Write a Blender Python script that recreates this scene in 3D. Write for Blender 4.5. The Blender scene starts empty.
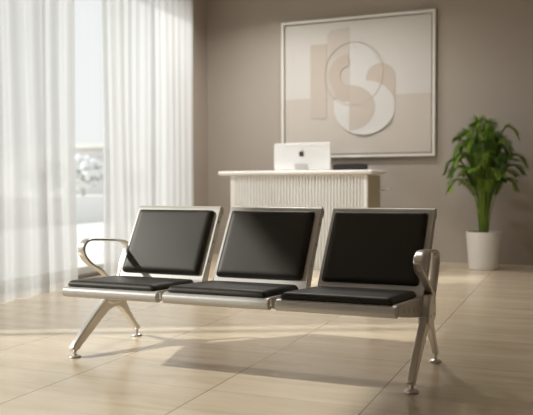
import bpy, bmesh, math, random
from mathutils import Vector, Matrix
random.seed(7)
S = bpy.context.scene
COL = S.collection
PI = math.pi

# ------------------------------------------------------------------ materials
def srgb(r, g, b):
    f = lambda c: (c/255/12.92) if c/255 <= .04045 else ((c/255+.055)/1.055)**2.4
    return (f(r), f(g), f(b), 1)

def new_mat(name):
    m = bpy.data.materials.new(name); m.use_nodes = True
    nt = m.node_tree; b = nt.nodes['Principled BSDF']
    return m, nt, b

def mat(name, col, rough=.5, metal=0, spec=.5, coat=0, noise=0, nscale=20, bump=0, bscale=200, coat_rough=.1):
    m, nt, b = new_mat(name)
    b.inputs['Base Color'].default_value = col
    b.inputs['Roughness'].default_value = rough
    b.inputs['Metallic'].default_value = metal
    b.inputs['Specular IOR Level'].default_value = spec
    b.inputs['Coat Weight'].default_value = coat
    b.inputs['Coat Roughness'].default_value = coat_rough
    tc = nt.nodes.new('ShaderNodeTexCoord')
    if noise:
        n = nt.nodes.new('ShaderNodeTexNoise'); n.inputs['Scale'].default_value = nscale; n.inputs['Detail'].default_value = 4
        nt.links.new(tc.outputs['Object'], n.inputs['Vector'])
        mx = nt.nodes.new('ShaderNodeMix'); mx.data_type = 'RGBA'
        mx.inputs['A'].default_value = tuple(c*(1-noise) for c in col[:3])+(1,)
        mx.inputs['B'].default_value = tuple(min(1, c*(1+noise)) for c in col[:3])+(1,)
        nt.links.new(n.outputs['Fac'], mx.inputs['Factor']); nt.links.new(mx.outputs['Result'], b.inputs['Base Color'])
    if bump:
        n2 = nt.nodes.new('ShaderNodeTexNoise'); n2.inputs['Scale'].default_value = bscale; n2.inputs['Detail'].default_value = 2
        nt.links.new(tc.outputs['Object'], n2.inputs['Vector'])
        bp = nt.nodes.new('ShaderNodeBump'); bp.inputs['Strength'].default_value = bump; bp.inputs['Distance'].default_value = .002
        nt.links.new(n2.outputs['Fac'], bp.inputs['Height']); nt.links.new(bp.outputs['Normal'], b.inputs['Normal'])
    return m

M = {}
M['wall'] = mat('taupe_paint', srgb(178, 168, 157), .75, noise=.03, nscale=3)
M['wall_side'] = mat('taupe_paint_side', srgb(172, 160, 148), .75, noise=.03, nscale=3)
M['ceiling'] = mat('ceiling_paint', srgb(196, 189, 180), .8)
M['shell'] = mat('satin_silver_paint', srgb(200, 195, 188), .38, metal=.25, noise=.03, nscale=60)
M['side'] = mat('satin_grey_steel', srgb(198, 192, 183), .36, metal=.35)
M['alu'] = mat('polished_aluminium', srgb(222, 217, 210), .3, metal=.82, bump=.05, bscale=60)
M['bolt'] = mat('dull_steel', srgb(150, 145, 138), .3, metal=1)
M['slot'] = mat('dark_slot', srgb(70, 64, 58), .6)
M['leather'] = mat('black_leatherette', srgb(36, 31, 26), .46, spec=.38, noise=.08, nscale=40, bump=.35, bscale=260)
M['leather'].node_tree.nodes['Principled BSDF'].inputs['Specular Tint'].default_value = (1, .93, .84, 1)
M['white'] = mat('white_lacquer', srgb(246, 243, 238), .4)
M['flute'] = mat('warm_white_fluted', srgb(252, 251, 249), .5)
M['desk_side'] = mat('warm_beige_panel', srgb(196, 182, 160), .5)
M['imac'] = mat('white_plastic_shell', srgb(232, 231, 229), .3)
M['stand'] = mat('pale_grey_aluminium', srgb(208, 205, 201), .35, metal=.3)
M['logo'] = mat('grey_logo', srgb(60, 58, 56), .35)
M['screen'] = mat('black_screen', srgb(12, 12, 14), .08)
M['mesh'] = mat('charcoal_chair_fabric', srgb(52, 49, 47), .7, bump=.3, bscale=300)
M['plastic'] = mat('black_chair_plastic', srgb(28, 27, 26), .45)
M['frame'] = mat('off_white_frame', srgb(232, 228, 220), .45)
M['reveal'] = mat('grey_reveal', srgb(150, 142, 132), .7)
M['canvas'] = mat('cream_canvas', srgb(213, 209, 203), .8, bump=.2, bscale=400)
M['canvas_b'] = mat('beige_canvas', srgb(203, 194, 184), .8, bump=.2, bscale=400)
M['art_beige'] = mat('art_beige', srgb(199, 187, 175), .8)
M['art_tan'] = mat('art_tan', srgb(195, 182, 169), .8)
M['art_cream'] = mat('art_cream', srgb(215, 212, 207), .8)
M['art_line'] = mat('art_line', srgb(196, 184, 168), .8)
M['pot'] = mat('white_ceramic', srgb(232, 228, 222), .35)
M['soil'] = mat('soil', srgb(58, 44, 32), .95, noise=.3, nscale=60)
M['stem'] = mat('palm_stem', srgb(96, 112, 48), .5, noise=.25, nscale=14)
M['leaf'] = mat('palm_leaf', srgb(140, 168, 66), .5, noise=.35, nscale=9)
M['leaf2'] = mat('palm_leaf_dark', srgb(84, 112, 46), .5, noise=.35, nscale=9)
M['winframe'] = mat('white_window_frame', srgb(226, 224, 220), .4)
M['track'] = mat('dark_floor_track', srgb(112, 103, 94), .5)
M['terrace'] = mat('pale_terrace', srgb(226, 223, 218), .7, noise=.06, nscale=.4)  # outdoor colours from here to the bark are whitened to stand for haze
M['bld1'] = mat('pale_render', srgb(240, 239, 237), .8, noise=.04, nscale=.2)
M['bld2'] = mat('warm_render', srgb(226, 223, 219), .8, noise=.04, nscale=.2)
M['bwin'] = mat('building_window', srgb(222, 224, 226), .2)
M['tree'] = mat('tree_foliage', srgb(234, 235, 231), .8, noise=.3, nscale=2)  # near-white leaves: haze and overexposure painted into the colour
M['trunk'] = mat('tree_bark', srgb(190, 186, 180), .9)
M['lampglass'] = mat('lamp_trim', srgb(215, 212, 207), .4)  # ring of the added ceiling fill lights

def leaf_translucency(m):
    nt = m.node_tree; b = nt.nodes['Principled BSDF']; out = nt.nodes['Material Output']
    t = nt.nodes.new('ShaderNodeBsdfTranslucent'); t.inputs['Color'].default_value = srgb(110, 160, 40)
    mx = nt.nodes.new('ShaderNodeMixShader'); mx.inputs[0].default_value = .25
    nt.links.new(b.outputs[0], mx.inputs[1]); nt.links.new(t.outputs[0], mx.inputs[2]); nt.links.new(mx.outputs[0], out.inputs[0])
leaf_translucency(M['leaf']); leaf_translucency(M['leaf2'])

def floor_mat():
    m, nt, b = new_mat('travertine_tiles')
    N, L = nt.nodes.new, nt.links.new
    tc = N('ShaderNodeTexCoord')
    # slabs: joints at x = -0.80 + k*0.725, y = 2.97 + k*0.86
    mp = N('ShaderNodeMapping'); mp.inputs['Location'].default_value = (.785+.725*20, -2.965+.86*20, 0)
    L(tc.outputs['Object'], mp.inputs['Vector'])
    sx = N('ShaderNodeSeparateXYZ'); L(mp.outputs[0], sx.inputs[0])
    def joint(sock, size, w):
        d = N('ShaderNodeMath'); d.operation = 'DIVIDE'; L(sock, d.inputs[0]); d.inputs[1].default_value = size
        fr = N('ShaderNodeMath'); fr.operation = 'FRACT'; L(d.outputs[0], fr.inputs[0])
        s = N('ShaderNodeMath'); s.operation = 'SUBTRACT'; L(fr.outputs[0], s.inputs[0]); s.inputs[1].default_value = .5
        a = N('ShaderNodeMath'); a.operation = 'ABSOLUTE'; L(s.outputs[0], a.inputs[0])
        g = N('ShaderNodeMath'); g.operation = 'GREATER_THAN'; L(a.outputs[0], g.inputs[0]); g.inputs[1].default_value = .5-w/size/2
        fl = N('ShaderNodeMath'); fl.operation = 'FLOOR'; L(d.outputs[0], fl.inputs[0])
        return g.outputs[0], fl.outputs[0]
    jx, ix = joint(sx.outputs[0], .725, .0045)
    jy, iy = joint(sx.outputs[1], .86, .0028)
    mj = N('ShaderNodeMath'); mj.operation = 'MAXIMUM'; L(jx, mj.inputs[0])
    half = N('ShaderNodeMath'); half.operation = 'MULTIPLY'; L(jy, half.inputs[0]); half.inputs[1].default_value = .6; L(half.outputs[0], mj.inputs[1])
    # per-slab variation
    cb = N('ShaderNodeCombineXYZ'); L(ix, cb.inputs[0]); L(iy, cb.inputs[1])
    wn = N('ShaderNodeTexWhiteNoise'); L(cb.outputs[0], wn.inputs['Vector'])
    # streaks along x
    mp2 = N('ShaderNodeMapping'); mp2.inputs['Scale'].default_value = (.8, 5.5, 1); mp2.inputs['Rotation'].default_value = (0, 0, .04)
    add = N('ShaderNodeVectorMath'); add.operation = 'ADD'; L(tc.outputs['Object'], add.inputs[0])
    sc = N('ShaderNodeVectorMath'); sc.operation = 'SCALE'; L(wn.outputs['Color'], sc.inputs[0]); sc.inputs['Scale'].default_value = 4
    L(sc.outputs[0], add.inputs[1]); L(add.outputs[0], mp2.inputs['Vector'])
    n1 = N('ShaderNodeTexNoise'); n1.inputs['Scale'].default_value = 1.6; n1.inputs['Detail'].default_value = 7; n1.inputs['Roughness'].default_value = .62; n1.inputs['Distortion'].default_value = .5
    L(mp2.outputs[0], n1.inputs['Vector'])
    n2 = N('ShaderNodeTexNoise'); n2.inputs['Scale'].default_value = 2.2; n2.inputs['Detail'].default_value = 3
    L(tc.outputs['Object'], n2.inputs['Vector'])
    cr = N('ShaderNodeValToRGB'); cr.color_ramp.elements[0].position = .3; cr.color_ramp.elements[1].position = .72
    cr.color_ramp.elements[0].color = srgb(195, 176, 149); cr.color_ramp.elements[1].color = srgb(225, 210, 187)
    L(n1.outputs['Fac'], cr.inputs[0])
    mx = N('ShaderNodeMix'); mx.data_type = 'RGBA'; mx.inputs['B'].default_value = srgb(206, 186, 156)
    ml = N('ShaderNodeMath'); ml.operation = 'MULTIPLY'; L(n2.outputs['Fac'], ml.inputs[0]); ml.inputs[1].default_value = .5
    L(ml.outputs[0], mx.inputs['Factor']); L(cr.outputs[0], mx.inputs['A'])
    mg = N('ShaderNodeMix'); mg.data_type = 'RGBA'; mg.inputs['B'].default_value = srgb(112, 94, 74)
    L(mj.outputs[0], mg.inputs['Factor']); L(mx.outputs['Result'], mg.inputs['A'])
    L(mg.outputs['Result'], b.inputs['Base Color'])
    rr = N('ShaderNodeMapRange'); rr.inputs['To Min'].default_value = .16; rr.inputs['To Max'].default_value = .3
    L(n1.outputs['Fac'], rr.inputs['Value']); L(rr.outputs[0], b.inputs['Roughness'])
    b.inputs['Specular IOR Level'].default_value = .5
    return m
M['floor'] = floor_mat()

def sheer_mat():
    m = bpy.data.materials.new('white_sheer_fabric'); m.use_nodes = True
    nt = m.node_tree; nt.nodes.clear(); N, L = nt.nodes.new, nt.links.new
    out = N('ShaderNodeOutputMaterial')
    tc = N('ShaderNodeTexCoord'); w = N('ShaderNodeTexNoise'); w.inputs['Scale'].default_value = 3
    mp = N('ShaderNodeMapping'); mp.inputs['Scale'].default_value = (8, 8, .3); L(tc.outputs['Object'], mp.inputs[0]); L(mp.outputs[0], w.inputs['Vector'])
    cr = N('ShaderNodeMapRange'); cr.inputs['To Min'].default_value = .12; cr.inputs['To Max'].default_value = .22; L(w.outputs['Fac'], cr.inputs['Value'])
    t = N('ShaderNodeBsdfTranslucent'); t.inputs['Color'].default_value = (.66, .665, .67, 1)
    d = N('ShaderNodeBsdfDiffuse'); d.inputs['Color'].default_value = (.80, .80, .80, 1)
    tr = N('ShaderNodeBsdfTransparent'); tr.inputs['Color'].default_value = (1, 1, 1, 1)
    a = N('ShaderNodeMixShader'); a.inputs[0].default_value = .45; L(t.outputs[0], a.inputs[1]); L(d.outputs[0], a.inputs[2])
    c = N('ShaderNodeMixShader'); L(cr.outputs[0], c.inputs[0]); L(a.outputs[0], c.inputs[1]); L(tr.outputs[0], c.inputs[2])
    L(c.outputs[0], out.inputs[0])
    return m
M['sheer'] = sheer_mat()

def pane_mat():
    m = bpy.data.materials.new('window_glass'); m.use_nodes = True
    nt = m.node_tree; nt.nodes.clear(); N, L = nt.nodes.new, nt.links.new
    out = N('ShaderNodeOutputMaterial'); tr = N('ShaderNodeBsdfTransparent'); tr.inputs['Color'].default_value = (.96, .98, .97, 1)
    g = N('ShaderNodeBsdfGlossy'); g.inputs['Roughness'].default_value = .02
    f = N('ShaderNodeValue'); f.outputs[0].default_value = .05
    x = N('ShaderNodeMixShader'); L(f.outputs[0], x.inputs[0]); L(tr.outputs[0], x.inputs[1]); L(g.outputs[0], x.inputs[2]); L(x.outputs[0], out.inputs[0])
    return m
M['pane'] = pane_mat()
def fill_glow_mat():  # glowing disc for the added fill lights overhead
    m = bpy.data.materials.new('lamp_diffuser'); m.use_nodes = True
    b = m.node_tree.nodes['Principled BSDF']; b.inputs['Emission Color'].default_value = (1, .86, .68, 1); b.inputs['Emission Strength'].default_value = 6
    return m
M['lamp'] = fill_glow_mat()

# ------------------------------------------------------------------ helpers
def link(name, me, m, parent=None, loc=None):
    o = bpy.data.objects.new(name, me); COL.objects.link(o)
    if m is not None:
        me.materials.clear()
        for q in (m if isinstance(m, list) else [m]): me.materials.append(q)
    if parent: o.parent = parent
    if loc: o.location = loc
    return o

def obj(name, bm, m, parent=None, loc=None, smooth=True):
    bmesh.ops.recalc_face_normals(bm, faces=bm.faces)
    me = bpy.data.meshes.new(name); bm.to_mesh(me); bm.free()
    if smooth:
        for f in me.polygons: f.use_smooth = True
        try: me.set_sharp_from_angle(angle=math.radians(38))
        except Exception: pass
    return link(name, me, m, parent, loc)

def thing(name, label, cat, loc=(0, 0, 0), rz=0, group=None):
    o = bpy.data.objects.new(name, None); COL.objects.link(o); o.empty_display_size = .1
    o.location = loc; o.rotation_euler = (0, 0, rz); tag(o, label, cat, group); return o
def tag(o, label, cat, group=None, kind=None):
    o['label'] = label; o['category'] = cat
    if group: o['group'] = group
    if kind: o['kind'] = kind
    return o
def struct(o, label=None):
    o['kind'] = 'structure'
    if label: o['label'] = label
    return o

def box(bm, x0, x1, y0, y1, z0, z1, bev=0, seg=2):
    vs = [bm.verts.new((x, y, z)) for x in (x0, x1) for y in (y0, y1) for z in (z0, z1)]
    idx = [(0, 1, 3, 2), (4, 6, 7, 5), (0, 4, 5, 1), (2, 3, 7, 6), (0, 2, 6, 4), (1, 5, 7, 3)]
    fs = [bm.faces.new([vs[i] for i in f]) for f in idx]
    if bev:
        es = list({e for f in fs for e in f.edges})
        bmesh.ops.bevel(bm, geom=es, offset=bev, segments=seg, affect='EDGES', profile=.5)
    return vs
def cyl(bm, c, r, h, n=24, axis='z', r2=None, bev=0):
    """cylinder whose base centre is c, along +axis"""
    r2 = r if r2 is None else r2
    m = Matrix.Translation(c)
    if axis == 'x': m = m @ Matrix.Rotation(PI/2, 4, 'Y')
    if axis == 'y': m = m @ Matrix.Rotation(-PI/2, 4, 'X')
    m = m @ Matrix.Translation((0, 0, h/2))
    bmesh.ops.create_cone(bm, cap_ends=True, segments=n, radius1=r, radius2=r2, depth=h, matrix=m)
def prism(bm, pts, a0, a1, axis='x'):
    """extrude a 2-D outline; axis x: pts are (y,z); axis y: pts are (x,z); axis z: (x,y)"""
    def P(p, a):
        return {'x': (a, p[0], p[1]), 'y': (p[0], a, p[1]), 'z': (p[0], p[1], a)}[axis]
    A = [bm.verts.new(P(p, a0)) for p in pts]; B = [bm.verts.new(P(p, a1)) for p in pts]
    n = len(pts)
    fs = [bm.faces.new(A), bm.faces.new(list(reversed(B)))]
    for i in range(n): bm.faces.new((A[i], B[i], B[(i+1) % n], A[(i+1) % n]))
    return fs, A, B
def lathe(bm, prof, n=32, c=(0, 0)):
    rings = []
    for r, z in prof:
        rings.append([bm.verts.new((c[0]+r*math.cos(2*PI*i/n), c[1]+r*math.sin(2*PI*i/n), z)) for i in range(n)])
    for a, b in zip(rings, rings[1:]):
        for i in range(n): bm.faces.new((a[i], a[(i+1) % n], b[(i+1) % n], b[i]))
    bm.faces.new(rings[0]); bm.faces.new(rings[-1])
def crom(pts, k=8, closed=False):
    out = []; n = len(pts)
    V = [Vector(p) for p in pts]
    rng = range(n if closed else n-1)
    for i in rng:
        p0 = V[(i-1) % n] if closed or i > 0 else V[0]*2-V[1]
        p1 = V[i]; p2 = V[(i+1) % n]
        p3 = V[(i+2) % n] if closed or i+2 < n else V[-1]*2-V[-2]
        for j in range(k):
            t = j/k
            out.append(.5*((2*p1)+(p2-p0)*t+(2*p0-5*p1+4*p2-p3)*t*t+(3*p1-p0-3*p2+p3)*t**3))
    if not closed: out.append(V[-1].copy())
    return out
def tube(bm, pts, rad, n=8, cap=True):
    """pts 3-D vectors, rad float or list"""
    pts = [Vector(p) for p in pts]; rings = []; up = Vector((0, 0, 1)); prev = None
    for i, p in enumerate(pts):
        t = (pts[min(i+1, len(pts)-1)]-pts[max(i-1, 0)]).normalized()
        if prev is None:
            a = t.cross(up)
            if a.length < 1e-3: a = t.cross(Vector((1, 0, 0)))
            a.normalize()
        else: a = (prev-t*prev.dot(t)).normalized()
        prev = a; b = t.cross(a); r = rad[i] if isinstance(rad, (list, tuple)) else rad
        rings.append([bm.verts.new(p+(a*math.cos(2*PI*k/n)+b*math.sin(2*PI*k/n))*r) for k in range(n)])
    for A, B in zip(rings, rings[1:]):
        for k in range(n): bm.faces.new((A[k], A[(k+1) % n], B[(k+1) % n], B[k]))
    if cap: bm.faces.new(rings[0]); bm.faces.new(rings[-1])
def ribbon_yz(bm, pts, wx, th, n=12, x=0.0):
    """bar with rounded flat section (wx across x, th in the yz plane) swept along a path in the yz plane; pts = (y,z), wx/th lists"""
    rings = []
    for i, p in enumerate(pts):
        a = pts[max(i-1, 0)]; b = pts[min(i+1, len(pts)-1)]
        t = Vector((0, b[0]-a[0], b[1]-a[1])).normalized(); nrm = Vector((0, -t.z, t.y))
        w = wx[i]/2; h = th[i]/2; ring = []
        for k in range(n*2):
            an = 2*PI*k/(n*2); c, s = math.cos(an), math.sin(an); e = .55
            cx = math.copysign(abs(c)**e, c)*w; cy = math.copysign(abs(s)**e, s)*h
            ring.append(bm.verts.new(Vector((x, p[0], p[1]))+Vector((cx, 0, 0))+nrm*cy))
        rings.append(ring)
    m = n*2
    for A, B in zip(rings, rings[1:]):
        for k in range(m): bm.faces.new((A[k], A[(k+1) % m], B[(k+1) % m], B[k]))
    bm.faces.new(rings[0]); bm.faces.new(rings[-1])
def bevmod(o, w, seg=3, ang=30):
    m = o.modifiers.new('bevel', 'BEVEL'); m.width = w; m.segments = seg; m.limit_method = 'ANGLE'; m.angle_limit = math.radians(ang)
    m.harden_normals = False
    return o

# ------------------------------------------------------------------ room shell
XL, XR, YB, YF, ZC = -4.55, 3.2, 8.93, -2.6, 3.45
M['white_wall'] = mat('white_wall_paint', srgb(226, 221, 213), .8)
def slab(name, m, *a, label=None):
    bm = bmesh.new(); box(bm, *a); o = obj(name, bm, m, smooth=False); struct(o, label); return o
slab('floor', M['floor'], XL-.12, XR+.1, YF-.1, YB+.1, -.1, 0)
slab('ceiling', M['ceiling'], XL-.12, XR+.1, YF-.1, YB+.1, ZC, ZC+.1)
slab('wall_back', M['wall'], XL-.12, XR+.1, YB, YB+.1, 0, ZC)
slab('wall_right', M['wall_side'], XR, XR+.1, YF, YB, 0, ZC)
slab('wall_front', M['wall_side'], XL-.12, XR, YF-.1, YF, 0, ZC)
# left wall: full-height window from y=-1.4 to y=8.35
WY0, WY1, WZ1 = -1.4, 7.92, 3.26
bm = bmesh.new()
box(bm, XL-.12, XL, YF, WY0, 0, ZC); box(bm, XL-.12, XL, WY1, YB, 0, ZC); box(bm, XL-.12, XL, WY0, WY1, WZ1, ZC)
struct(obj('wall_left', bm, M['wall_side'], smooth=False))
bm = bmesh.new()
mull = [WY0+.03, .75, 2.95, 4.9, 6.9, WY1-.03]
for y in mull: box(bm, XL-.10, XL-.03, y-.03, y+.03, .10, WZ1-.06)
box(bm, XL-.10, XL-.03, WY0, WY1, .0, .10); box(bm, XL-.10, XL-.03, WY0, WY1, WZ1-.06, WZ1)
win = struct(obj('window_1', bm, M['winframe'], smooth=False))
for a, b in zip(mull, mull[1:]):
    bm = bmesh.new(); box(bm, XL-.075, XL-.069, a+.03, b-.03, .10, WZ1-.06)
    struct(obj('window_pane', bm, M['pane'], win, smooth=False))
bm = bmesh.new(); box(bm, XL-.03, XL+.05, WY0, WY1, 0, .028)
struct(obj('trim_1', bm, M['track'], smooth=False))

# curtains
def curtain(y0, y1, x, label, seed, amp=.05, freq=9.5, puddle=.0, lean=0.0):
    rnd = random.Random(seed); bm = bmesh.new()
    ny, nz = int((y1-y0)*90), 26
    ph = [rnd.uniform(0, 6.28) for _ in range(5)]
    def X(y, z):
        h = z/ZC; u = y-y0
        a = amp*(.75+.25*math.sin(u*1.7+ph[0]))*(1.05-.25*h)
        w = u*2*PI*freq/2.2+ph[1]+.9*math.sin(u*2.3+ph[2])
        v = a*math.sin(w+.5*math.sin(w))+a*.28*math.sin(2.3*w+ph[3])+.018*math.sin(u*3.1+ph[4]+1.4*h)*(1-h)
        return x+v
    g = [[bm.verts.new((X(y0+(y1-y0)*i/ny, z), y0+(y1-y0)*i/ny+lean*(1-z/ZC)*(i/ny-.5)+.012*math.sin(z*1.5+i*.05), max(z, .006+.0*i))) for z in [ZC*.992*(j/nz)+.006 for j in range(nz+1)]] for i in range(ny+1)]
    for i in range(ny):
        for j in range(nz): bm.faces.new((g[i][j], g[i+1][j], g[i+1][j+1], g[i][j+1]))
    # hem: a doubled band at the foot
    return tag(obj('sheer_curtain', bm, M['sheer']), label, 'curtain', 'sheer curtains along the window wall')
curtain(3.35, 5.52, -4.17, 'long white sheer curtain at the left edge, in front of the clear window gap', 3, amp=.046, freq=8.5, lean=.10)
curtain(6.10, 7.98, -4.27, 'long white sheer curtain hanging beside the beige wall corner, behind the left seat', 9, amp=.022, freq=15, lean=.0)
bm = bmesh.new(); box(bm, -4.32, -4.12, WY0, WY1+.05, ZC-.025, ZC)
struct(obj('trim_2', bm, M['ceiling'], smooth=False))

# made-up ceiling fill lights, out of frame, added to brighten desk and back wall
for (x, y, en) in [(-3.4, 7.6, 30), (-2.1, 7.6, 13), (-2.6, 5.9, 26), (-1.4, 5.9, 10)]:
    t = thing('ceiling_downlight', 'round recessed ceiling downlight', 'light', (x, y, ZC), 0, 'recessed ceiling downlights')
    bm = bmesh.new(); lathe(bm, [(.0, -.004), (.085, -.004), (.10, -.012), (.115, -.010), (.118, -.0005), (0, -.0005)], 32); obj('trim_ring', bm, M['lampglass'], t)
    bm = bmesh.new(); cyl(bm, (0, 0, -.014), .08, .006, 28); obj('diffuser', bm, M['lamp'], t)
    l = bpy.data.lights.new('downlight', 'AREA'); l.shape = 'DISK'; l.size = .16; l.energy = en; l.color = (1, .985, .96); l.spread = math.radians(150)
    lo = bpy.data.objects.new('downlight', l); COL.objects.link(lo); lo.location = (x, y, ZC-.02)

# ------------------------------------------------------------------ outside
bm = bmesh.new(); box(bm, -160, XL-.12, -60, 200, -.5, -.1)
o = obj('ground', bm, M['terrace'], smooth=False); struct(o)
def building(x, y, w, d, h, m, label, nfl, nw):
    t = thing('apartment_building', label, 'building', (x, y, -.1), 0, 'pale buildings beyond the window')
    bm = bmesh.new(); box(bm, -w/2, w/2, -d/2, d/2, 0, h); obj('wall', bm, m, t, smooth=False)
    bm = bmesh.new(); box(bm, -w/2-.3, w/2+.3, -d/2-.3, d/2+.3, h, h+.5); obj('roof_slab', bm, M['terrace'], t, smooth=False)
    for k in range(nfl):
        for j in range(nw):
            bm = bmesh.new(); yy = -d/2+d*(j+.5)/nw; zz = 1.4+k*(h-1.2)/nfl
            box(bm, w/2-.02, w/2+.05, yy-.5, yy+.5, zz, zz+1.4)
            obj('window', bm, M['bwin'], t, smooth=False)
building(-58, 74, 10, 11, 4.6, M['bld1'], 'pale low block beyond the window gap, left of the taller one', 2, 4)
building(-56, 84, 12, 6, 6.0, M['bld2'], 'warm grey taller block beyond the window gap', 3, 3)
def tree(x, y, h, r, label, seed):
    rnd = random.Random(seed)
    t = thing('tree', label, 'tree', (x, y, -.1), 0, 'trees beyond the window')
    bm = bmesh.new(); tube(bm, [(0, 0, 0), (.05, .02, h*.4), (0, 0, h*.7)], [.14, .11, .06]); obj('trunk', bm, M['trunk'], t)
    bm = bmesh.new()
    for i in range(150):
        a = rnd.uniform(0, 2*PI); q = rnd.random()**.4; el = rnd.uniform(-1, 1)
        c = Vector((math.cos(a)*r*q*math.sqrt(1-el*el), math.sin(a)*r*q*math.sqrt(1-el*el), h*.65+el*h*.33))
        bmesh.ops.create_icosphere(bm, subdivisions=1, radius=rnd.uniform(.18, .34)*r*.6, matrix=Matrix.Translation(c) @ Matrix.Rotation(rnd.uniform(0, 3), 4, 'X'))
    obj('crown', bm, M['tree'], t)
tree(-27, 33, 2.6, 1.3, 'small pale tree beyond the window gap, nearest the armrest', 1)
tree(-31, 42, 3.0, 1.6, 'pale tree beyond the window gap, further from the glass', 2)
bm = bmesh.new(); box(bm, -13.2, -13, 0, 40, -.1, .62)
tag(obj('parapet_wall', bm, M['bld1'], smooth=False), 'low pale parapet wall outside the window', 'wall')

# ------------------------------------------------------------------ the bench
BX, BY = -2.404, 3.056
PITCH, W = .5956, .546
bench = thing('waiting_bench', 'silver steel three-seat waiting bench with black pads and two looped armrests', 'bench', (BX, BY, 0))

def shell_profile():
    c = [(.062, .366), (.04, .359), (.018, .361), (.004, .372), (0, .386), (.006, .402), (.022, .411), (.06, .412),
         (.25, .400), (.42, .388), (.47, .385), (.505, .388), (.53, .402), (.548, .428)]
    d = Vector((.2226, .3542)); a = Vector((.548, .428))
    for t in (.25, .5, .75, 1.0): c.append(tuple(a+d*t))
    e = a+d*1.02; n = Vector((.3542, -.2226)).normalized(); q = e+n*.029
    a0 = math.atan2(-n.y, -n.x)
    for k in range(1, 9):
        an = a0-math.radians(30*k); c.append((q.x+.029*math.cos(an), q.y+.029*math.sin(an)))
    return [tuple(v) for v in crom([Vector((p[0], p[1], 0)) for p in c], 5)]
def offset(pts, t):
    out = []
    for i, p in enumerate(pts):
        a = pts[max(i-1, 0)]; b = pts[min(i+1, len(pts)-1)]
        v = Vector((b[0]-a[0], b[1]-a[1])).normalized(); n = Vector((v.y, -v.x))   # right-hand side of travel = underside
        out.append((p[0]+n.x*t, p[1]+n.y*t))
    return out
def make_shell(bm, x0, x1, t=.008):
    pr = shell_profile(); inn = offset(pr, t)
    n = len(pr)
    rows = []
    for x in (x0, x1):
        rows.append(([bm.verts.new((x, p[0], p[1])) for p in pr], [bm.verts.new((x, p[0], p[1])) for p in inn]))
    (o0, i0), (o1, i1) = rows
    for k in range(n-1):
        bm.faces.new((o0[k], o1[k], o1[k+1], o0[k+1])); bm.faces.new((i0[k], i0[k+1], i1[k+1], i1[k]))
        bm.faces.new((o0[k], o0[k+1], i0[k+1], i0[k])); bm.faces.new((o1[k], i1[k], i1[k+1], o1[k+1]))
    for k in (0, n-1): bm.faces.new((o0[k], i0[k], i1[k], o1[k]))

def pad_mesh(bm, w, h, th, r=.015, nx=28, ny=28):
    """upholstered cushion: rounded rectangle in local xy, pillow top towards +z, base at z=0"""
    def se(u, v):   # square -> rounded rectangle
        x, y = u*w/2, v*h/2
        dx = abs(x)-(w/2-r); dy = abs(y)-(h/2-r)
        if dx > 0 and dy > 0:
            m = max(dx, dy); L = math.hypot(dx, dy)
            dx, dy = dx*m/L, dy*m/L
            x = math.copysign(w/2-r+dx, x); y = math.copysign(h/2-r+dy, y)
        return x, y
    def g(i, n):    # denser towards rims
        t = -1+2*i/n; return math.copysign(1-(1-abs(t))**1.35, t)
    top = []; 
    for i in range(nx+1):
        row = []
        for j in range(ny+1):
            u, v = g(i, nx), g(j, ny); x, y = se(u, v)
            e = min((1-abs(u))*w/2, (1-abs(v))*h/2); q = min(1, e/.028)
            z = th*(.50+.42*math.sqrt(max(0, 1-(1-q)**2)))+th*.10*(1-u*u)*(1-v*v)
            row.append(bm.verts.new((x, y, z)))
        top.append(row)
    for i in range(nx):
        for j in range(ny): bm.faces.new((top[i][j], top[i+1][j], top[i+1][j+1], top[i][j+1]))
    rim = [top[i][0] for i in range(nx+1)]+[top[nx][j] for j in range(1, ny+1)]+[top[i][ny] for i in range(nx-1, -1, -1)]+[top[0][j] for j in range(ny-1, 0, -1)]
    prev = rim
    for (s, zz) in ((.003, th*.30), (.003, th*.14), (-.002, 0)):
        ring = [bm.verts.new((v.co.x*(1+2*s/w), v.co.y*(1+2*s/h), zz)) for v in rim]
        for k in range(len(rim)): bm.faces.new((prev[k], ring[k], ring[(k+1) % len(rim)], prev[(k+1) % len(rim)]))
        prev = ring
    bm.faces.new(prev)

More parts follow.
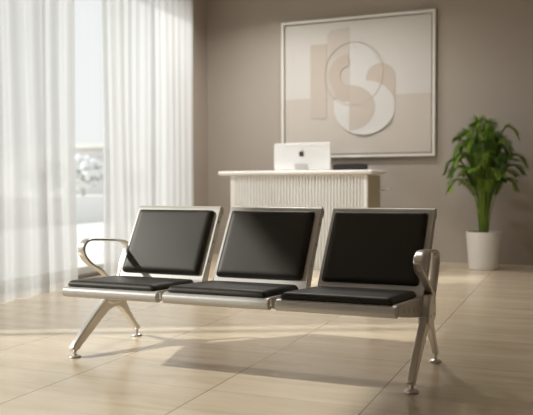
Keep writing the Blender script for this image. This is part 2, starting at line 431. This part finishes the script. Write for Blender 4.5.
def frame_outline():
    """side flange in (y,z): follows the sheet from the front lip to the top roll"""
    pr = shell_profile()
    up = [p for p in pr[20:-30]]
    up = pr[25:-28]
    return up
def make_unit(idx):
    x0 = idx*PITCH
    bm = bmesh.new(); make_shell(bm, x0, x0+W)
    sh = obj('seat_shell', bm, M['shell'], bench); bevmod(sh, .0015, 2, 50)
    # cushions
    bm = bmesh.new(); pad_mesh(bm, .505, .455, .034)
    a = Vector((.026, .4135)); b = Vector((.476, .387)); d = (b-a).normalized(); ang = math.atan2(d.y, d.x)
    mid = (a+b)/2
    bmesh.ops.transform(bm, matrix=Matrix.Translation((x0+W/2-.004, mid.x, mid.y)) @ Matrix.Rotation(ang, 4, 'X'), verts=bm.verts)
    obj('seat_pad', bm, M['leather'], sh)
    bm = bmesh.new(); pad_mesh(bm, .492, .405, .034)
    a = Vector((.552, .428)); d = Vector((.2226, .3542)).normalized(); mid = a+d*(.2052)
    ang = math.atan2(d.y, d.x)
    bmesh.ops.transform(bm, matrix=Matrix.Translation((x0+W/2-.006, mid.x-.001, mid.y)) @ Matrix.Rotation(ang, 4, 'X'), verts=bm.verts)
    obj('back_pad', bm, M['leather'], sh)
    # side frames: a flange under the seat, deepening to the rear, then running up behind the back
    pr = shell_profile()
    seat = [(.064, .404), (.25, .393), (.42, .381), (.47, .378), (.50, .380), (.524, .396), (.542, .422)]
    back = [(.542+.2226*t+.003, .422+.3542*t) for t in (.3, .6, .98)]
    o1 = offset([back[0], back[-1]], .034)
    rear = [(back[-1][0]+.048, back[-1][1]-.010), (.660, .468+.04), (.606, .40), (.575, .345), (.54, .305), (.47, .292), (.30, .318), (.10, .352), (.064, .362)]
    out = seat+back+rear
    for side, xx in (('l', x0+.001), ('r', x0+W-.007)):
        bm = bmesh.new(); prism(bm, out, xx, xx+.006)
        fr = obj('side_frame', bm, M['side'], sh, smooth=False); bevmod(fr, .002, 2)
        # pressed slots
        if side == 'r':
            for (yy, zz, hh) in ((.16, .372, .018), (.25, .362, .024), (.34, .352, .03), (.42, .344, .034)):
                bm = bmesh.new(); box(bm, xx+.0055, xx+.0085, yy-.012, yy+.012, zz-hh/2, zz+hh/2, .0012)
                obj('pressed_rib', bm, M['shell'], fr)
            for t in (.25, .55, .85):
                bm = bmesh.new(); cyl(bm, (xx+.004, .542+.2226*t+.020, .422+.3542*t-.010), .0065, .005, 16, 'x')
                obj('bolt', bm, M['bolt'], fr)
    # lip end caps (rolled front edge and top roll)
    for xx in (x0+.004, x0+W-.009):
        for (yy, zz, rr) in ((.028, .386, .0215), (.7996, .7738, .027)):
            bm = bmesh.new(); cyl(bm, (xx, yy, zz), rr, .005, 28, 'x'); obj('end_cap', bm, M['side'], sh)
for i in range(3): make_unit(i)
for o in [c for c in bpy.data.objects if c.type == 'MESH' and c.name.split('.')[0] in ('seat_shell', 'seat_pad', 'back_pad', 'side_frame', 'pressed_rib', 'bolt', 'end_cap')]:
    cx_ = sum(v.co.x for v in o.data.vertices)/len(o.data.vertices)
    k = round((cx_-W/2)/PITCH-.0)-1 if True else 0
    for v in o.data.vertices: v.co.x += k*.016*(v.co.y-.36)/.40      # the outer units fan out very slightly

# beam under the seats
bm = bmesh.new(); box(bm, -.075, 1.775, .515, .57, .298, .345, .006, 3)
obj('beam', bm, M['alu'], bench)
# brackets tying every seat to the beam
for i in range(3):
    for xx in (i*PITCH+.03, i*PITCH+W-.06):
        bm = bmesh.new(); prism(bm, [(.44, .376), (.53, .372), (.58, .36), (.585, .32), (.575, .296), (.515, .296), (.48, .31)], xx, xx+.03)
        o = obj('seat_bracket', bm, M['side'], bench, smooth=False); bevmod(o, .004)

def leg_outline():
    return [(y-.026, z) if z < .2 else (y-.026*max(0, (.3-z)/.1), z) for y, z in leg_outline0()]
def leg_outline0():
    front_out = [(.200, .052), (.222, .078), (.300, .138), (.40, .212), (.472, .272), (.49, .305)]
    top = [(.50, .325), (.65, .325)]
    rear_out = [(.672, .295), (.70, .245), (.752, .18), (.815, .105), (.868, .055)]
    rear_in = [(.862, .040), (.835, .040), (.800, .075), (.735, .140), (.675, .193), (.635, .212), (.592, .217)]
    front_in = [(.540, .208), (.468, .168), (.378, .112), (.288, .060), (.256, .038), (.232, .032), (.210, .038)]
    return front_out+top+rear_out+rear_in+front_in
def make_leg(xc):
    bm = bmesh.new(); prism(bm, leg_outline(), xc-.0175, xc+.0175)
    lg = obj('leg', bm, M['alu'], bench, smooth=True); bevmod(lg, .011, 4, 25)
    # hub where beam, leg and arm meet
    bm = bmesh.new(); prism(bm, [(.478, .265), (.492, .345), (.530, .392), (.645, .392), (.675, .345), (.680, .265), (.60, .240), (.53, .240)], xc-.029, xc+.029)
    hb = obj('hub_bracket', bm, M['alu'], bench); bevmod(hb, .008, 3, 25)
    for (yy, zz) in ((.53, .29), (.61, .29)):
        bm = bmesh.new(); cyl(bm, (xc+.024, yy, zz), .009, .006, 16, 'x'); obj('bolt', bm, M['bolt'], hb)
    # raised rib following each limb
    for yy in (.208, .824):
        bm = bmesh.new(); lathe(bm, [(.0, 0), (.030, 0), (.033, .004), (.030, .010), (.014, .014), (.010, .018), (.010, .046), (0, .046)], 28, (xc, yy))
        obj('foot', bm, M['alu'], lg)
def make_arm(xc, s):
    path = [(.590, .345), (.550, .392), (.475, .446), (.380, .502), (.312, .546), (.286, .582), (.308, .606), (.358, .621), (.44, .621), (.56, .613), (.67, .603), (.735, .589), (.762, .568), (.750, .525), (.705, .455), (.655, .395), (.625, .345)]
    if xc > 1: path = [(a+(.055, .05, .035, .015)[k] if k < 4 else a, b-(.009 if k > 3 else .003)) for k, (a, b) in enumerate(path)]
    if xc < 1: path = [(a-(.03 if k < 4 else 0)-max(0, a-.42)*(.14 if k > 6 else 0)+(.02 if k > 14 else 0), b) for k, (a, b) in enumerate(path)]
    if xc < 1: path[3:8] = [(.350, .492), (.296, .536), (.278, .580), (.302, .615), (.350, .627)]
    P = [(v.x, v.y) for v in crom([Vector((a, b, 0)) for a, b in path], 6)]
    n = len(P); wx, th = [], []
    for i in range(n):
        t = i/(n-1)
        k = math.sin(PI*min(1, t/.9)) if t < .45 else 1
        wx.append(.036+.009*math.sin(PI*t)**.6); th.append(.019-.004*math.sin(PI*t))
    bm = bmesh.new(); ribbon_yz(bm, P, wx, th, 10, xc)
    obj('armrest', bm, M['alu'], bench)
for xc in (-.07, 1.762):
    make_leg(xc if xc < 1 else xc-.012); make_arm(xc, 1)

# ------------------------------------------------------------------ reception desk
desk = thing('reception_desk', 'white reception desk with vertically fluted front and thin overhanging top', 'desk', (-2.80, 7.9, 0))
DX0, DX1, DY0, DY1 = -.80, .80, -.27, .28
bm = bmesh.new(); box(bm, -.935, .865, -.33, .32, 1.040, 1.084, .018, 4); obj('counter_top', bm, M['white'], desk)
bm = bmesh.new()
outline = []; n = 41; x0, x1 = DX0+.07, DX1-.045; w = (x1-x0)/n
for k in range(n):
    for t, d in ((.02, -.012), (.30, -.012), (.36, .022), (.50, .030), (.80, .030), (.94, .022)):
        outline.append((x0+w*(k+t), DY0+.014-d))
outline.append((x1, DY0+.014)); outline += [(x1, DY0+.03), (x0, DY0+.03)]
prism(bm, outline, .0, 1.037, 'z'); obj('fluted_panel', bm, M['flute'], desk)
bm = bmesh.new(); box(bm, DX0, DX0+.07, DY0-.01, DY1, 0, 1.037, .012, 3); obj('side_panel', bm, M['white'], desk)
bm = bmesh.new(); box(bm, DX1-.045, DX1, DY0-.01, DY1, 0, 1.037, .006, 2); sp = obj('side_panel', bm, [M['flute']], desk)
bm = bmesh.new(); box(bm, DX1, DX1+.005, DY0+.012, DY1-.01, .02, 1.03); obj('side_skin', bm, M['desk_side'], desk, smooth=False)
bm = bmesh.new(); box(bm, DX0+.07, DX1-.045, DY0+.05, DY1-.03, .72, .745, .003); obj('shelf', bm, M['flute'], desk)
bm = bmesh.new(); tube(bm, [(DX1, .20, .872), (DX1+.06, .20, .872)], .009, 10); tube(bm, [(DX1+.035, .20, .868), (DX1+.08, .19, .872), (DX1+.125, .17, .878)], .014, 10)
obj('lever_handle', bm, M['white'], desk)

# monitor, seen from behind
mon = thing('desktop_monitor', 'white desktop computer seen from behind with a dark logo on its back', 'monitor', (-2.815, 7.84, 1.084))
def rrect(w, h, r, n=6, cz=0):
    pts = []
    for (sx, sz, a0) in ((1, 1, 0), (-1, 1, 90), (-1, -1, 180), (1, -1, 270)):
        for k in range(n+1):
            a = math.radians(a0+90*k/n); pts.append((sx*(w/2-r)+r*math.cos(a), cz+sz*(h/2-r)+r*math.sin(a)))
    return pts
bm = bmesh.new(); prism(bm, rrect(.672, .305, .022, 6, .164), 0, .022, 'y'); b = obj('housing', bm, M['imac'], mon); bevmod(b, .005, 3)
bm = bmesh.new(); prism(bm, rrect(.645, .275, .012, 4, .166), .0205, .0235, 'y'); obj('screen', bm, M['screen'], mon)
bm = bmesh.new(); prism(bm, rrect(.56, .006, .0029, 4, .293), -.002, .002, 'y'); obj('vent_line', bm, M['flute'], mon)
bm = bmesh.new(); prism(bm, rrect(.132, .083, .01, 4, .044), -.045, .002, 'y'); box(bm, -.064, .064, -.115, .07, .0, .006, .002); b = obj('stand', bm, M['stand'], mon)
def logo(m, parent):
    # bitten fruit with a detached leaf
    c = [(0, .020), (.012, .026), (.023, .022), (.0285, .014)]
    bite = [(.0215, .008), (.0205, -.001), (.026, -.009), (.0305, -.0115)]
    low = [(.026, -.022), (.017, -.032), (.009, -.033), (0, -.030), (-.009, -.033), (-.017, -.032), (-.027, -.020), (-.031, -.003), (-.028, .013), (-.020, .023), (-.010, .0255)]
    pts = [(x*1.05, z*1.05+.196) for x, z in c+bite+low]
    bm = bmesh.new(); prism(bm, pts, -.003, .002, 'y')
    leaf = [(.001, .030), (.003, .039), (.012, .047), (.0145, .047), (.0125, .038), (.004, .0305)]
    prism(bm, [(x*1.05, z*1.05+.196) for x, z in leaf], -.003, .002, 'y')
    o = obj('logo', bm, m, parent, smooth=False); o['label'] = 'dark bitten-fruit logo'
logo(M['logo'], mon)

# office chair behind the desk
ch = thing('office_chair', 'black office chair behind the reception desk, only its backrest top showing', 'chair', (-2.47, 8.42, 0))
bm = bmesh.new()
outl = []
for k in range(13):
    t = -1+2*k/12; outl.append((t*.218, 1.186-.008*t*t-(.012 if abs(t) > .95 else 0)))
outl += [(.20, .66), (.15, .60), (-.15, .60), (-.20, .66)]
prism(bm, outl, .17, .20, 'y'); b = obj('backrest', bm, M['mesh'], ch); bevmod(b, .01)
bm = bmesh.new(); box(bm, -.23, .23, -.22, .2, .45, .51, .025, 3); obj('seat', bm, M['mesh'], ch)
bm = bmesh.new(); tube(bm, [(0, .10, .46), (0, .20, .47), (0, .225, .60), (0, .21, .80)], .018, 10); obj('back_support', bm, M['plastic'], ch)
bm = bmesh.new(); cyl(bm, (0, 0, .09), .026, .37, 16); obj('gas_column', bm, M['plastic'], ch)
bm = bmesh.new()
for k in range(5):
    a = 2*PI*k/5+.31; tube(bm, [(0, 0, .10), (math.cos(a)*.16, math.sin(a)*.16, .09), (math.cos(a)*.27, math.sin(a)*.27, .065)], [.024, .02, .014], 8)
bs = obj('star_base', bm, M['plastic'], ch)
for k in range(5):
    a = 2*PI*k/5+.31; bm = bmesh.new(); cyl(bm, (math.cos(a)*.27-.012, math.sin(a)*.27, .027), .027, .024, 16, 'x'); obj('caster', bm, M['plastic'], bs)

# ------------------------------------------------------------------ framed artwork
PX0, PX1, PZ0, PZ1 = -3.46, -1.51, 1.27, 3.0
art = thing('framed_artwork', 'large white-framed relief artwork of overlapping cream and beige curves on the wall', 'artwork', ((PX0+PX1)/2, YB, PZ0))
cx = (PX0+PX1)/2; aw = (PX1-PX0)/2; ah = PZ1-PZ0
bm = bmesh.new(); fw = .032
box(bm, -aw, -aw+fw, -.06, 0, 0, ah); box(bm, aw-fw, aw, -.06, 0, 0, ah); box(bm, -aw+fw, aw-fw, -.06, 0, 0, fw); box(bm, -aw+fw, aw-fw, -.06, 0, ah-fw, ah)
obj('frame', bm, M['frame'], art, smooth=False)
bm = bmesh.new(); box(bm, -aw+fw, aw-fw, -.012, -.002, fw, ah-fw); obj('backing', bm, M['reveal'], art, smooth=False)
zs = 2.02-PZ0; g = fw+.016
bm = bmesh.new(); box(bm, -aw+g, aw-g, -.040, -.012, zs, ah-g); obj('canvas', bm, M['canvas'], art, smooth=False)
bm = bmesh.new(); box(bm, -aw+g, aw-g, -.0405, -.012, g, zs-.001); obj('lower_canvas', bm, M['canvas_b'], art, smooth=False)
def A(x, z): return (x-cx, z-PZ0)
def arc(cx_, cz_, r, a0, a1, n=28, rz=None):
    rz = rz or r
    return [A(cx_+r*math.cos(math.radians(a0+(a1-a0)*k/n)), cz_+rz*math.sin(math.radians(a0+(a1-a0)*k/n))) for k in range(n+1)]
def relief(name, pts, m, y0, y1):
    bm = bmesh.new(); prism(bm, pts, y0, y1, 'y'); return obj(name, bm, m, art, smooth=False)
# upright bar
relief('relief_shape', [A(-3.07, 1.76), A(-2.857, 1.76), A(-2.857, 2.69), A(-3.07, 2.69)], M['art_beige'], -.046, -.040)
# tall pale panel behind the big disc
relief('relief_shape', [A(-2.85, 2.03), A(-2.85, 2.80), A(-2.80, 2.86), A(-2.56, 2.88), A(-2.56, 2.03)], M['canvas_b'], -.0425, -.040)
# big half disc, right side
relief('relief_shape', arc(-2.555, 2.30, .39, 90, -90, 36), M['art_cream'], -.045, -.040)
# thin ring of the whole disc
bm = bmesh.new(); R1, R2 = .377, .371
ring = [(Vector((*A(-2.51+R*math.cos(a), 2.30+R*1.04*math.sin(a)), 0))) for R in (R1, R2) for a in [2*PI*k/72 for k in range(72)]]
for y0, y1 in ((-.052, -.0475),):
    vs = {}
    for s, yy in enumerate((y0, y1)):
        for q in range(144): vs[(s, q)] = bm.verts.new((ring[q].x, yy, ring[q].y))
    for k in range(72):
        k2 = (k+1) % 72
        bm.faces.new((vs[0, k], vs[0, k2], vs[0, 72+k2], vs[0, 72+k])); bm.faces.new((vs[1, k], vs[1, 72+k], vs[1, 72+k2], vs[1, k2]))
        bm.faces.new((vs[0, k], vs[1, k], vs[1, k2], vs[0, k2])); bm.faces.new((vs[0, 72+k], vs[0, 72+k2], vs[1, 72+k2], vs[1, 72+k]))
obj('relief_ring', bm, M['art_line'], art, smooth=False)
# arch on the right
relief('relief_shape', [A(-1.99, 2.0)]+arc(-2.17, 2.23, .18, 0, 180, 24)+[A(-2.35, 2.10)], M['art_beige'], -.0465, -.040)
# lower disc (cream) with tan half
relief('relief_shape', arc(-2.375, 1.88, .385, 112, -180, 48, .33)+[A(-2.76, 1.98), A(-2.56, 2.06)], M['art_cream'], -.0475, -.040)
relief('relief_shape', arc(-2.56, 1.88, .325, -90, 90, 32, .28), M['art_beige'], -.0495, -.0475)
# tan hook: half ring plus foot
relief('relief_shape', arc(-2.575, 2.30, .25, 90, 195, 26, .24)+[A(-2.77, 2.12), A(-2.73, 2.02), A(-2.66, 1.965), A(-2.56, 1.96), A(-2.56, 2.16)]+list(reversed(arc(-2.56, 2.28, .12, 90, 255, 20))), M['art_tan'], -.0515, -.0475)
# curled paper edge along the foot of the lower disc
bm = bmesh.new(); pth = [Vector((A(-2.375+.385*math.cos(a), 0)[0], -.056-.006*math.sin(7*a), A(0, 1.88+.33*math.sin(a))[1])) for a in [math.radians(-125+105*k/24) for k in range(25)]]
tube(bm, pth, [.004+.005*math.sin(PI*k/24) for k in range(25)], 8); obj('curled_edge', bm, M['art_cream'], art)

# ------------------------------------------------------------------ potted palm
palm = thing('potted_palm', 'bushy green palm in a white tapered pot against the taupe wall', 'plant', (-.888, 8.36, 0))
bm = bmesh.new(); lathe(bm, [(0, 0), (.148, 0), (.156, .008), (.190, .405), (.188, .412), (.178, .412), (.172, .36), (0, .36)], 48)
obj('pot', bm, M['pot'], palm)
bm = bmesh.new(); lathe(bm, [(0, .34), (.172, .345), (.165, .372), (.08, .385), (0, .388)], 32); obj('soil', bm, M['soil'], palm)
rnd = random.Random(22)
def frond(az, r0, zt, R, ze, m):
    bm = bmesh.new(); ca, sa = math.cos(az), math.sin(az)
    def P3(r, z, sw=0): return Vector((ca*r-sa*sw, sa*r+ca*sw, z))
    sw = rnd.uniform(-.05, .05); b0 = .375
    P = crom([P3(r0, b0), P3(r0+R*.10, b0+(zt-b0)*.42), P3(r0+R*.28, b0+(zt-b0)*.76, sw*.3), P3(R*.60, zt-.015, sw*.7), P3(R*.84, zt-.01, sw), P3(R, ze, sw)], 9); n = len(P)
    tube(bm, P, [.006*(1-.75*i/(n-1)) for i in range(n)], 6)
    side0 = Vector((-sa, ca, 0)); i0 = int(n*.36)
    for i in range(i0, n-1):
        t = (i-i0)/(n-1-i0); f = (P[i+1]-P[i-1]).normalized()
        L = .05+.095*math.sin(PI*min(1, t*.72+.25))
        for dd in (0, .33, .66):
            for s in (-1, 1):
                base = P[i].lerp(P[i+1], dd)
                sp = 1.0-.45*t+rnd.uniform(-.12, .12)
                d = (f*(1.05-.5*sp)+side0*s*sp+Vector((0, 0, rnd.uniform(.0, .3)))).normalized()
                L2 = L*rnd.uniform(.8, 1.12); w = .0042
                q = [base+d*L2*u+Vector((0, 0, -1))*L2*(.26*u*u) for u in (0, .25, .6, 1)]
                wn = d.cross(Vector((0, 0, 1))).normalized(); rows = []
                for c, ww in zip(q, (.3, 1, .8, .05)):
                    up = Vector((0, 0, .35*w*ww))
                    rows.append((bm.verts.new(c-wn*w*ww+up), bm.verts.new(c), bm.verts.new(c+wn*w*ww+up)))
                for a, b in zip(rows, rows[1:]):
                    bm.faces.new((a[0], a[1], b[1], b[0])); bm.faces.new((a[1], a[2], b[2], b[1]))
    obj('frond', bm, m, palm)
# (count, arch height range, reach range)
tiers = [(6, .94, 1.00, .30, .44), (8, 1.05, 1.14, .36, .46), (9, 1.18, 1.28, .34, .45), (9, 1.32, 1.42, .28, .42), (8, 1.45, 1.54, .18, .36), (5, 1.54, 1.62, .04, .16)]
q = 0
for (n, z0, z1, r0, r1) in tiers:
    off = rnd.uniform(0, 6)
    for k in range(n):
        az = off+2*PI*k/n+rnd.uniform(-.2, .2); R = rnd.uniform(r0, r1); zt = rnd.uniform(z0, z1)
        if math.sin(az) > .5: R = min(R, .38)
        frond(az, rnd.uniform(.01, .045), zt, R, zt-rnd.uniform(.02, .10)*(R/.3), M['leaf'] if q % 3 else M['leaf2']); q += 1

# ------------------------------------------------------------------ light
w = bpy.data.worlds.new('World'); S.world = w; w.use_nodes = True
nt = w.node_tree; bg = nt.nodes['Background']
tc = nt.nodes.new('ShaderNodeTexCoord'); sp_ = nt.nodes.new('ShaderNodeSeparateXYZ'); nt.links.new(tc.outputs['Generated'], sp_.inputs[0])
cr = nt.nodes.new('ShaderNodeValToRGB'); cr.color_ramp.elements[0].position = .0; cr.color_ramp.elements[1].position = .7
cr.color_ramp.elements[0].color = (1, .985, .99, 1); cr.color_ramp.elements[1].color = (.95, .96, 1, 1)
nt.links.new(sp_.outputs[2], cr.inputs[0]); nt.links.new(cr.outputs[0], bg.inputs[0]); bg.inputs[1].default_value = 1.0

def add_light(name, kind, energy, color, loc=(0, 0, 0), **kw):
    l = bpy.data.lights.new(name, kind); l.energy = energy; l.color = color
    for k, v in kw.items(): setattr(l, k, v)
    o = bpy.data.objects.new(name, l); COL.objects.link(o); o.location = loc; return o
sun = add_light('sun', 'SUN', 3.9, (1, .975, .945), angle=math.radians(1.8))
sun.rotation_euler = Vector((1.2, .58, -1)).to_track_quat('-Z', 'Y').to_euler()
port = add_light('window_portal', 'AREA', 1, (1, 1, 1), (XL-.2, (WY0+WY1)/2, 1.7), shape='RECTANGLE', size=3.3, size_y=WY1-WY0)
port.rotation_euler = (0, -PI/2, 0); port.data.cycles.is_portal = True

# ------------------------------------------------------------------ camera
f, pit, yaw, rol, h = 738.48, .0301, -.3924, -.0029, .925
F = Vector((math.sin(yaw)*math.cos(pit), math.cos(yaw)*math.cos(pit), -math.sin(pit)))
R = Vector((math.cos(yaw), -math.sin(yaw), 0)); U = R.cross(F)
R2 = R*math.cos(rol)+U*math.sin(rol); U2 = -R*math.sin(rol)+U*math.cos(rol)
cam = bpy.data.cameras.new('camera'); co = bpy.data.objects.new('camera', cam); COL.objects.link(co)
mw = Matrix.Identity(4)
for i in range(3): mw[i][0] = R2[i]; mw[i][1] = U2[i]; mw[i][2] = -F[i]
mw[2][3] = h; co.matrix_world = mw
cam.sensor_width = 36; cam.lens = f/533*36; cam.clip_end = 500
cam.dof.use_dof = True; cam.dof.focus_distance = 3.75; cam.dof.aperture_fstop = 2.3
S.camera = co
S.view_settings.view_transform = 'Standard'; S.view_settings.look = 'None'; S.view_settings.gamma = 1; S.view_settings.use_curve_mapping = False
S.view_settings.exposure = 0.0
